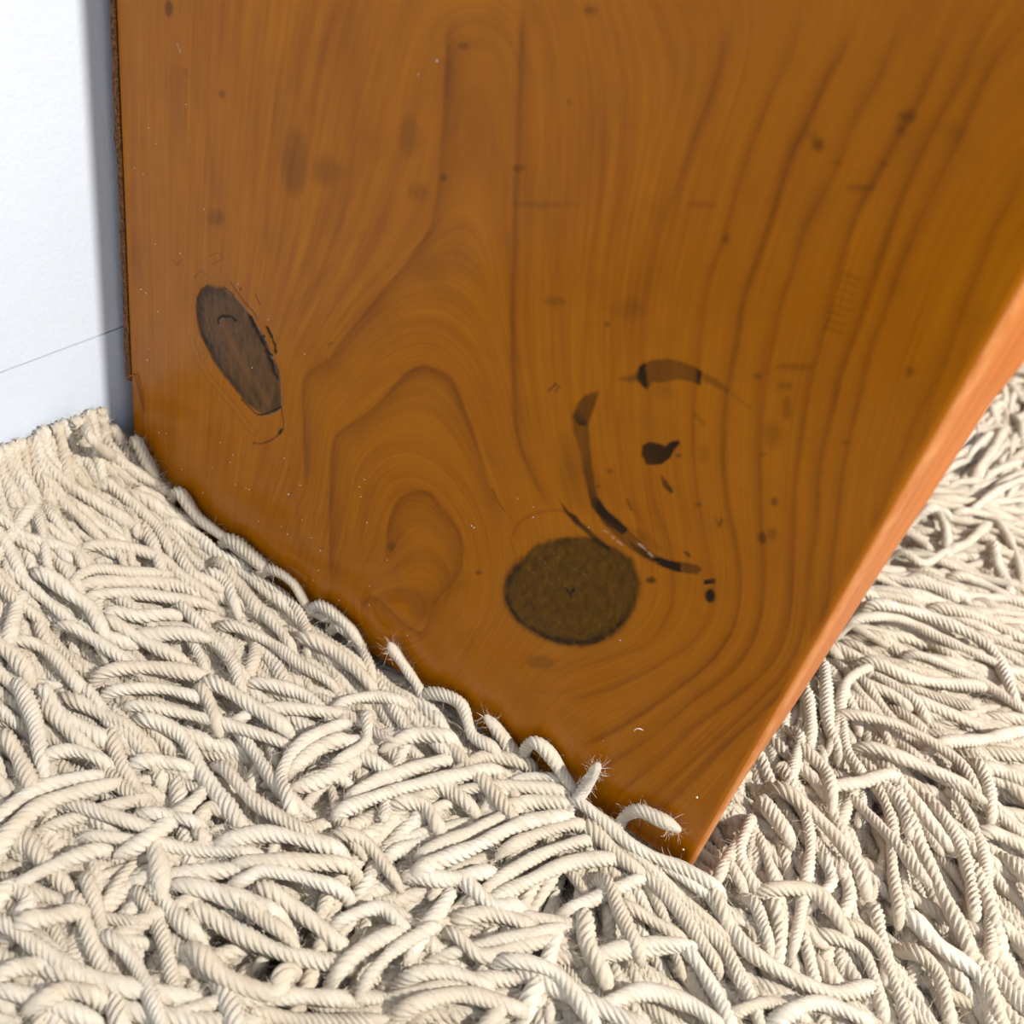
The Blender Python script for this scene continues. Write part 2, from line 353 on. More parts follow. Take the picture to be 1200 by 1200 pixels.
for x, y, rx, ry, a in ((907, 588, 4, 5, .5), (893, 630, 5, 7, .6), (905, 626, 6, 7, .38), (763, 680, 6, 4, .75), (832, 698, 6, 8, .85), (795, 534, 4, 2.5, .5), (817, 591, 5, 2.5, .4),
                        (1066, 435, 5, 6, .3), (922, 478, 6, 14, .3), (920, 452, 9, 5, .28), (905, 510, 11, 14, .22), (930, 430, 22, 5, .22), (888, 441, 5, 4, .3), (990, 518, 4, 3, .25), (825, 532, 6, 12, .15),
                        (895, 533, 4, 3, .25), (959, 170, 7, 8, .42), (952, 158, 8, 4, .2), (1063, 137, 12, 8, .32), (1055, 152, 6, 8, .28), (1008, 220, 17, 4, .3), (980, 190, 5, 3, .32), (1036, 192, 5, 4, .3), (1118, 155, 14, 12, .22),
                        (198, 10, 5, 10, .5), (260, 110, 4, 5, .4), (253, 255, 10, 10, .3), (217, 84, 4, 5, .2), (692, 12, 8, 5, .42), (543, 54, 7, 4, .32), (712, 380, 4, 3, .4), (667, 120, 3, 4, .3), (520, 208, 5, 4, .35),
                        (608, 197, 7, 4, .4), (640, 240, 40, 4, .18), (480, 160, 12, 24, .2), (345, 190, 16, 40, .22), (383, 200, 18, 16, .2), (490, 225, 12, 9, .2), (823, 240, 18, 4, .2), (851, 280, 4, 6, .3),
                        (700, 570, 4, 2, .4), (715, 552, 5, 3, .3), (561, 671, 4, 2.5, .45), (459, 640, 4, 6, .32), (505, 318, 18, 16, .14), (633, 776, 16, 8, .25), (660, 634, 10, 4, .5), (650, 353, 14, 5, .22), (735, 362, 20, 12, .15)):
    stain_poly([(x + rx * math.cos(t), y + ry * math.sin(t)) for t in np.linspace(0, 2 * math.pi, 14, endpoint=False)], a, .3 + .09 * min(rx, ry) if min(rx, ry) < 9 else .16 * min(rx, ry))
stain_poly([(825, 680), (838, 678), (838, 684), (825, 685)], .8, .3)
stain_poly([(838, 607), (842, 611), (845, 606), (848, 609), (844, 618), (841, 617)], .5, .4)
stain_poly([(800, 645), (806, 647), (811, 652), (806, 653)], .5, .3)
stain_poly([(812, 480), (824, 492), (830, 500), (824, 500), (814, 488)], .22, .6)
stain_poly([(690, 618), (703, 628), (715, 640), (728, 648), (745, 657), (735, 657), (712, 648), (697, 634)], .14, 1.2)
# ladder-like cross figure at the upper right
for q in range(8):
    stain_poly([(988 - q * 3 + 0, 318 + q * 9), (1010 - q * 3, 326 + q * 9), (1010 - q * 3, 329 + q * 9), (986 - q * 3, 322 + q * 9)], .25, .6)
# ochre flecks and the white scuffs over the ring
for x, y, rx, ry, a in ((607, 792, 6, 9, .75), (645, 794, 9, 3, .6), (430, 665, 14, 7, .35), (455, 688, 8, 14, .25), (800, 925, 16, 12, .12), (290, 500, 22, 12, .25), (265, 320, 30, 16, .25)):
    Q = face_poly([(x + rx * math.cos(t), y + ry * math.sin(t)) for t in np.linspace(0, 2 * math.pi, 14, endpoint=False)]); ww = window_of(Q, .005)
    pale[ww] = np.maximum(pale[ww], a * smooth(.8, -.8, poly_sd(Q, ww) * 1e3))
scuff = np.zeros(shape)
for P, a in (([(692, 617), (702, 619), (712, 625), (722, 633), (732, 640)], .6), ([(748, 637), (756, 643), (764, 652)], .75), ([(630, 650), (650, 672), (665, 690)], .10), ([(640, 640), (662, 660), (690, 676)], .08), ([(620, 668), (640, 680), (652, 690)], .08), ([(208, 52), (211, 60)], .5)):
    Q = spline(face_poly(P), 5); ww = window_of(Q, .003); d, sd, fr = line_dist(Q, ww)
    scuff[ww] = np.maximum(scuff[ww], a * smooth(.55, .1, d * 1e3) * smooth(.45, .65, vnoise(GX[ww] * 900, GZ[ww] * 900)))

# side-panel mesh: a profile round the board for every height; the rear of the end is cut slightly askew
def skew(z):
    zz = np.array([0.0, .008, .045, .075, .127, .149, .170, .187, .202, .213, .25, .9]) + LIFT
    v = np.array([-.0030, -.0012, .0006, .0022, .0038, .0046, .0056, .0060, .0066, .0082, .0095, .012])
    return np.interp(z, zz, v)
nx, nz = len(xs), len(zs)
front = np.stack([GX, np.zeros(shape), GZ], -1)
front[..., 1] += crack * .0004 + lknot * (.0001 + .00025 * vnoise(GX * 700, GZ * 500))
wav = (vnoise(zs * 45, zs * 0 + 3) - .5) * .0012 + (vnoise(zs * 160, zs * 0 + 8) - .5) * .0005
prof = [front]
def col(x, y): return np.stack([np.broadcast_to(x, (nz,)), np.broadcast_to(y, (nz,)), zs], -1)[:, None, :]
sk = skew(zs)
chamf = 0.0030 + wav
for x, y in ((BW - .0012, .0003), (BW - .0002 + wav * .3, .0010 + wav * .2), (BW + .0006, chamf)): prof.append(col(x, y))
for t in (.25, .5, .75, .93): prof.append(col(BW + .0006 + (sk) * t, chamf + (BT - chamf) * t))
prof.append(col(BW + sk, BT - .0006)); prof.append(col(BW - .0008 + sk, BT))
prof.append(col(BW * .5, BT)); prof.append(col(.001, BT)); prof.append(col(0.0, BT - .001)); prof.append(col(0.0, .0012)); prof.append(col(.0004, .0003))
V = np.concatenate(prof, 1); npf = V.shape[1]
idx = np.arange(nz * npf).reshape(nz, npf); nxt = np.roll(idx, -1, 1)
Qd = np.stack([idx[:-1], nxt[:-1], nxt[1:], idx[1:]], -1)
cols = np.tile(np.arange(npf), (nz - 1, 1))
me = quads_mesh('side_panel', V.reshape(-1, 3), Qd.reshape(-1, 4))
matidx = ((cols >= nx + 0) & (cols <= nx + 8)).astype(np.int32).ravel()
def full(a, v=0.0):
    o = np.full((nz, npf), v); o[:, :nx] = a; return o
for nme, a in (('ring', ring), ('knot', knot), ('left_knot', lknot), ('stain', stain), ('crack', crack), ('pale', pale), ('smudge', smudge), ('rim', rim), ('scuff', scuff), ('front', np.ones(shape))):
    fattr(me, nme, full(a))
pcoord = np.zeros((nz, npf, 3)); pcoord[:, :nx, 0] = phase; pcoord[:, :nx, 1] = GZ * 10; pcoord[:, nx:, 0] = np.arange(npf - nx) * .5 + 12; pcoord[:, nx:, 1] = zs[:, None] * 10
vattr(me, 'grain', pcoord)
wear = np.zeros((nz, npf)); wear[:, nx:nx + 3] = (.35, .95, .8); wear[:, nx + 3] = .0; wear[:, nx + 7:nx + 9] = .55; wear[:, nx - 1] = .12
fattr(me, 'wear', wear)

k = NT('varnished_pine')
gr = k.attr('grain', 'Vector'); co = k.coord()
streak = k.noise(k.vscale(gr, (5.0, .55, 1)), 3.0, 4, .62)
hair = k.noise(k.vscale(gr, (26.0, .9, 1)), 4.0, 3, .6)
blot = k.noise(co, 18, 3, .55); blot2 = k.noise(co, 55, 4, .6); speck = k.noise(co, 900, 2, .5)
c = k.mix(k.ramp(streak, .3, .72), (.285, .080, .0004), (.435, .142, .0006))
c = k.mix(k.math('MULTIPLY', k.ramp(blot, .38, .70), .55), c, (.42, .140, .0006))
c = k.mix(k.math('MULTIPLY', k.ramp(blot2, .50, .80), .30), c, (.165, .050, .0015))
c = k.mix(k.math('MULTIPLY', k.ramp(hair, .42, .70), .30), c, (.165, .045, .0006))
c = k.mix(k.math('MULTIPLY', k.attr('pale'), .8), c, (.34, .13, .008))
c = k.mix(k.math('MULTIPLY', k.attr('ring'), .92, clamp=True), c, (.105, .020, .0004))
c = k.mix(k.attr('smudge'), c, (.10, .036, .003))
kn = k.mix(k.ramp(k.noise(k.vscale(co, (1, 1, .5)), 420, 3, .6), .3, .75), (.045, .020, .0006), (.130, .058, .0022))
c = k.mix(k.math('MULTIPLY', k.attr('knot'), .95), c, kn)
lk = k.mix(k.ramp(k.noise(k.vscale(co, (1, 1, .35)), 330, 4, .65), .3, .7), (.040, .022, .009), (.125, .062, .024))
lk = k.mix(k.math('MULTIPLY', k.attr('pale'), .75), lk, (.19, .080, .022))
c = k.mix(k.math('MULTIPLY', k.attr('left_knot'), .93), c, lk)
c = k.mix(k.math('MULTIPLY', k.attr('rim'), .85), c, (.012, .006, .0010))
c = k.mix(k.attr('stain'), c, (.012, .0050, .0006))
c = k.mix(k.attr('crack'), c, (.003, .0018, .001))
c = k.mix(k.attr('scuff'), c, (.55, .42, .27))
c = k.mix(k.math('MULTIPLY', k.ramp(speck, .62, .75), .22), c, (.09, .03, .002))
hgt = k.math('ADD', k.math('MULTIPLY', hair, .35), k.math('MULTIPLY', k.noise(co, 160, 3, .5), .6))
hgt = k.math('SUBTRACT', hgt, k.math('MULTIPLY', k.attr('crack'), 1.6))
hgt = k.math('SUBTRACT', hgt, k.math('MULTIPLY', k.attr('left_knot'), k.math('MULTIPLY', k.noise(co, 500, 4, .7), 1.4)))
k.bump(hgt, .12, .0015)
rgh = k.math('ADD', k.math('MULTIPLY', blot2, .10), k.math('ADD', .10, k.math('MULTIPLY', k.attr('left_knot'), .2)))
M_PINE = k.set(Base_Color=c, Roughness=rgh, **{'Specular IOR Level': .17})

k = NT('worn_board_end'); co = k.coord(); gr = k.attr('grain', 'Vector')
s1 = k.noise(k.vscale(gr, (2.2, .25, 1)), 3, 4, .6); s2 = k.noise(co, 700, 3, .6)
c = k.mix(k.ramp(s1, .32, .68), (.27, .062, .004), (.46, .135, .010))
c = k.mix(k.math('MULTIPLY', k.ramp(s2, .55, .75), .3), c, (.22, .05, .006))
pw = k.math('MULTIPLY', k.attr('wear'), k.ramp(k.noise(k.vscale(co, (1, 1, .5)), 160, 4, .65), .30, .62))
c = k.mix(pw, c, (.50, .215, .07))
spot = k.ramp(k.noise(k.vscale(co, (1, 1, .8)), 130, 2, .5), .72, .80)
c = k.mix(spot, c, (.14, .04, .012))
k.bump(s2, .2, .0008)
M_END = k.set(Base_Color=c, Roughness=.45)

root = bpy.data.objects.new('bookcase', None); C.objects.link(root)
root['label'] = 'orange-brown pine bookcase with two dark knots and cup-ring stain standing on shag rug'
root['category'] = 'bookcase'
panel = link('side_panel', me, root, [M_PINE, M_END])
me.polygons.foreach_set('material_index', matidx)
# caps
import bmesh
bm = bmesh.new(); bm.from_mesh(me); bm.verts.ensure_lookup_table()
bm.faces.new([bm.verts[i] for i in idx[-1]]); bm.faces.new([bm.verts[i] for i in idx[0][::-1]])
bm.to_mesh(me); bm.free()

k = NT('hardboard_back'); co = k.coord(); n1 = k.noise(co, 1300, 3, .7)
c = k.mix(k.ramp(n1, .40, .62), (.040, .011, .003), (.30, .12, .022))
k.bump(n1, .5, .001)
M_BACK = k.set(Base_Color=c, Roughness=.75)
BPZ = on_face(150, 447)[1]
def rough_strip():
    """Sheet of hardboard nailed to the rear of the case: its fibrous edge faces the room."""
    n = 260; z = np.linspace(BPZ, BTOP - .002, n); vs, fs = [], []
    j = np.random.default_rng(4)
    for zz in z:
        e = j.normal(0, .00016, 4)
        t = .0028 + (vnoise(np.array([zz * 40]), np.array([1.0]))[0] - .5) * .0012
        vs += [(-.0014 - t, .72, zz), (-.0014 - t + e[0], .0012 + e[1], zz), (-.0014 - t * .5 + e[2], .0002 + e[3], zz), (-.0014 + e[3], .0010, zz), (-.0010, .72, zz)]
    for i in range(n - 1):
        for q in range(5):
            a, b = i * 5 + q, i * 5 + (q + 1) % 5; fs.append((a, a + 5, b + 5, b))
    fs.append(tuple(range(5))); fs.append(tuple((n - 1) * 5 + q for q in range(4, -1, -1)))
    return mesh_from('back_panel', vs, fs, False)
bp = link('back_panel', rough_strip(), root, [M_BACK]); bp['label'] = 'thin dark hardboard back edge beside the white wall'
k = NT('varnished_pine_plain'); gr = k.vscale(k.coord(), (60, 60, 2.0))
c = k.mix(k.ramp(k.noise(gr, 1.2, 4, .6), .3, .7), (.24, .07, .002), (.40, .135, .004))
M_PLAIN = k.set(Base_Color=c, Roughness=.3)
link('shelf', box_mesh('shelf', 0.0, BW - .015, BT + .0003, .70, LIFT + .05, LIFT + .07), root, [M_PLAIN])
link('side_panel', box_mesh('side_panel_far', 0.0, BW, .7003, .7223, BZ0, BTOP), root, [M_PLAIN])

# dust on the face of the board
dust = [(130, 65), (135, 25), (497, 92), (683, 44), (170, 320), (197, 323), (385, 355), (420, 424), (430, 398), (610, 410), (250, 450), (359, 443), (325, 532), (440, 503), (475, 516), (487, 520), (625, 537, 2), (667, 505), (520, 632), (600, 650), (673, 627), (705, 690), (622, 677), (893, 485), (875, 511), (880, 546), (902, 637, 1.5), (738, 735, 1.6), (910, 860), (908, 926), (712, 840), (730, 805), (803, 910), (972, 768), (1043, 1033)]
D = [(130 + d[0] / 3, 400 + d[1] / 3, d[2] if len(d) > 2 else 1) for d in dust]
D += [(120 + a / 3, b / 3, s) for a, b, s in ((295, 367, 1), (165, 450, 1), (190, 505, .8), (115, 590, .8), (145, 612, 1), (188, 858, 1), (275, 890, 1.2), (137, 1017, 1.3), (155, 1030, 1.5), (197, 1095, 1), (585, 1123, 1), (478, 998, .8), (1178, 213, 2), (1112, 262, 1), (359, 736, 1))]
D += [(173, 422, 1.8), (553, 616, 1.7), (556, 618, 1.5), (727, 750, 1.6), (817, 934, 2.2), (625, 594, 1), (625, 606, 1), (801, 995, 1.6), (707, 868, .8), (662, 1004, .8), (607, 584, .8), (690, 618, .8)]
verts, faces = [], []
for px, py, s in D:
    x, z = on_face(px, py); r = .00026 * s ** .8
    b = len(verts); jt = rng.uniform(.7, 1.3, 6)
    verts += [(x + r * jt[0], -.0002, z), (x, -.0002, z + r * jt[1]), (x - r * jt[2], -.0002, z), (x, -.0002, z - r * jt[3]), (x, -.0002 - r * jt[4], z), (x, .0003, z)]
    for a, c2 in ((0, 1), (1, 2), (2, 3), (3, 0)): faces += [(b + a, b + c2, b + 4), (b + c2, b + a, b + 5)]
k = NT('dust'); M_DUST = k.set(Base_Color=(.85, .80, .70), Roughness=.9)
o = link('dust', mesh_from('dust', verts, faces), root, [M_DUST]); o['kind'] = 'stuff'; o['label'] = 'white dust specks scattered over the varnished board'

# ------------------------------------------------------------------ yarn
def resample(P, step):
    P = spline(P, 12); L = np.concatenate([[0], np.cumsum(np.linalg.norm(np.diff(P, axis=0), axis=1))])
    n = max(6, int(L[-1] / step)); s = np.linspace(0, L[-1], n)
    return np.stack([np.interp(s, L, P[:, i]) for i in range(3)], 1), s
PLIES = 6
def strand(P, rad, g, fuzz=190, step=.0008):
    """One plied yarn along P: twisted lobed tube with a blunt frayed tip and a halo of loose fibres."""
    P, s = resample(P, step); n = len(P)
    T = np.gradient(P, axis=0); T /= np.linalg.norm(T, axis=1)[:, None] + 1e-12
    N = np.zeros_like(P); a = np.array([0, 0, 1.0]) if abs(T[0, 2]) < .8 else np.array([1.0, 0, 0])
    N[0] = np.cross(T[0], a); N[0] /= np.linalg.norm(N[0])
    for i in range(1, n):
        v = N[i - 1] - T[i] * (N[i - 1] @ T[i]); N[i] = v / np.linalg.norm(v)
    B = np.cross(T, N)
    m = PLIES * 3; q = np.arange(m); loc = np.array([.67, 1.0, 1.0])[q % 3]
    lay = rad * 5.0 * g.uniform(.9, 1.25)                                  # length of one full turn
    tw = 2 * math.pi * s / lay + g.uniform(0, 6) + .5 * np.sin(s * g.uniform(60, 140) + g.uniform(0, 6))
    L = s[-1]; tip = np.minimum(np.clip((L - s) / (rad * g.uniform(2.8, 5.5)), 0, 1), np.clip(s / (rad * 2.0), 0, 1))
    rr = rad * (1 + .11 * np.sin(s * g.uniform(90, 200) + g.uniform(0, 6)) + .06 * np.sin(s * g.uniform(300, 500)))
    rr *= np.where(tip < 1, .35 + .65 * np.sqrt(np.clip(tip, 0, 1)) + .12 * np.sin(tip * 3.1), 1)
    soft = smooth(0, .7, tip) * g.uniform(.72, 1.0) * (.75 + .25 * np.sin(s * g.uniform(60, 120) + 1))   # the ply opens and felts in places
    lob = 1 + (loc[None, :] - 1) * np.clip(soft, .15, 1)[:, None] * 1.1
    ang = 2 * math.pi * q / m
    A = ang[None, :] + tw[:, None]
    ring_ = (N[:, None, :] * np.cos(A)[..., None] + B[:, None, :] * np.sin(A)[..., None]) * (rr[:, None] * lob)[..., None]
    V = P[:, None, :] + ring_
    vs = np.vstack([V.reshape(-1, 3), P[-1] + T[-1] * rad * .25, P[0] - T[0] * rad * .25])
    co = np.stack([np.broadcast_to(np.cos(ang), (n, m)), np.broadcast_to(np.sin(ang), (n, m)), np.broadcast_to(s[:, None] / rad * .5, (n, m))], -1).reshape(-1, 3)
    co = np.vstack([co, [0, 0, L / rad * .5], [0, 0, 0]])
    I = np.arange(n * m).reshape(n, m); J = np.roll(I, -1, 1)
    fs = [tuple(f) for f in np.stack([I[:-1], J[:-1], J[1:], I[1:]], -1).reshape(-1, 4)]
    fs += [(I[-1, i], J[-1, i], n * m) for i in range(m)] + [(J[0, i], I[0, i], n * m + 1) for i in range(m)]
    base = len(vs); fv, ff, fc = [], [], []
    for _ in range(fuzz):
        i = g.integers(2, n) if g.random() < .72 else g.integers(max(2, n - 7), n); a = g.uniform(0, 6.28)
        o = N[i] * math.cos(a) + B[i] * math.sin(a); p = P[i] + o * rr[i] * .9
        d = o * g.uniform(.05, .8) ** 1.5 + T[i] * g.uniform(-1, 1.2) + np.cross(T[i], o) * g.normal(0, .5); d /= np.linalg.norm(d)
        ln = g.uniform(.0012, .0055) * (1.3 if i > n - 8 else 1); ns = 4; cu = g.normal(0, .55, 3)
        sd = np.cross(d, g.normal(0, 1, 3)); sd /= np.linalg.norm(sd) + 1e-9
        k0 = base + len(fv)
        for e in range(ns + 1):
            wdt = .00006 * (1 - .6 * e / ns); fv += [p + sd * wdt, p - sd * wdt]; fc += [(0, 0, 0)] * 2
            d = d + cu * .8 + g.normal(0, .4, 3); d /= np.linalg.norm(d); p = p + d * ln / ns
        for e in range(ns): ff.append((k0 + 2 * e, k0 + 2 * e + 1, k0 + 2 * e + 3, k0 + 2 * e + 2))
    if fv: vs = np.vstack([vs, fv]); co = np.vstack([co, fc]); fs += ff
    me = mesh_from('yarn_strand', vs, fs); vattr(me, 'yarn', co)
    return me, P

k = NT('cream_wool'); ya = k.attr('yarn', 'Vector')
inf = k.n('ShaderNodeObjectInfo').outputs['Random']
geo = k.n('ShaderNodeNewGeometry').outputs['Position']
fib = k.noise(k.vscale(ya, (5.5, 5.5, .8)), 3.0, 4, .7)
mot = k.noise(k.vscale(ya, (.5, .5, .35)), 1.3, 2, .5)
c = k.mix(inf, (.68, .58, .44), (.77, .70, .58))
c = k.mix(k.math('MULTIPLY', k.ramp(k.noise(geo, 17, 3, .55), .42, .68), .45), c, (.75, .665, .565))
c = k.mix(k.math('MULTIPLY', k.ramp(mot, .45, .75), .60), c, (.56, .45, .31))
c = k.mix(k.math('MULTIPLY', k.ramp(fib, .5, .8), .50), c, (.84, .79, .69))
k.bump(fib, .7, .0010)
M_WOOL = k.set(Base_Color=c, Roughness=.92, **{'Specular IOR Level': .12, 'Sheen Weight': .12, 'Sheen Roughness': .5})
k = NT('rug_backing'); co = k.coord()
M_BACKING = k.set(Base_Color=k.mix(k.noise(co, 300, 3, .6), (.10, .07, .042), (.20, .15, .095)), Roughness=.95)

rug = bpy.data.objects.new('shag_rug', None); C.objects.link(rug)
rug['label'] = 'cream wool shag rug of thick twisted yarn under the pine bookcase'
rug['category'] = 'rug'
RX0, RX1, RY0, RY1 = WX + .0012, .70, -.42, .78
gx = np.linspace(RX0, RX1, 110); gy = np.linspace(RY0, RY1, 130); BX, BY = np.meshgrid(gx, gy)
BZ = np.maximum(.003, (pile_height(BX, BY) - LIFT) * .55 + .0045)
BZ = np.where((BX < .33) & (BY > -.012), .004, BZ)
nb = len(gx); n2 = len(gy); I = np.arange(nb * n2).reshape(n2, nb)
top = np.stack([BX, BY, BZ], -1).reshape(-1, 3); bot = np.stack([BX, BY, BZ * 0 + .0002], -1).reshape(-1, 3)
q1 = np.stack([I[:-1, :-1], I[:-1, 1:], I[1:, 1:], I[1:, :-1]], -1).reshape(-1, 4)
rimq = []
edge = list(I[0, :]) + list(I[1:, -1]) + list(I[-1, -2::-1]) + list(I[-2:0:-1, 0])
for a, b in zip(edge, edge[1:] + edge[:1]): rimq.append((a, a + nb * n2, b + nb * n2, b))
link('backing', quads_mesh('backing', np.vstack([top, bot]), np.vstack([q1, q1[:, ::-1] + nb * n2, rimq])), rug, [M_BACKING])

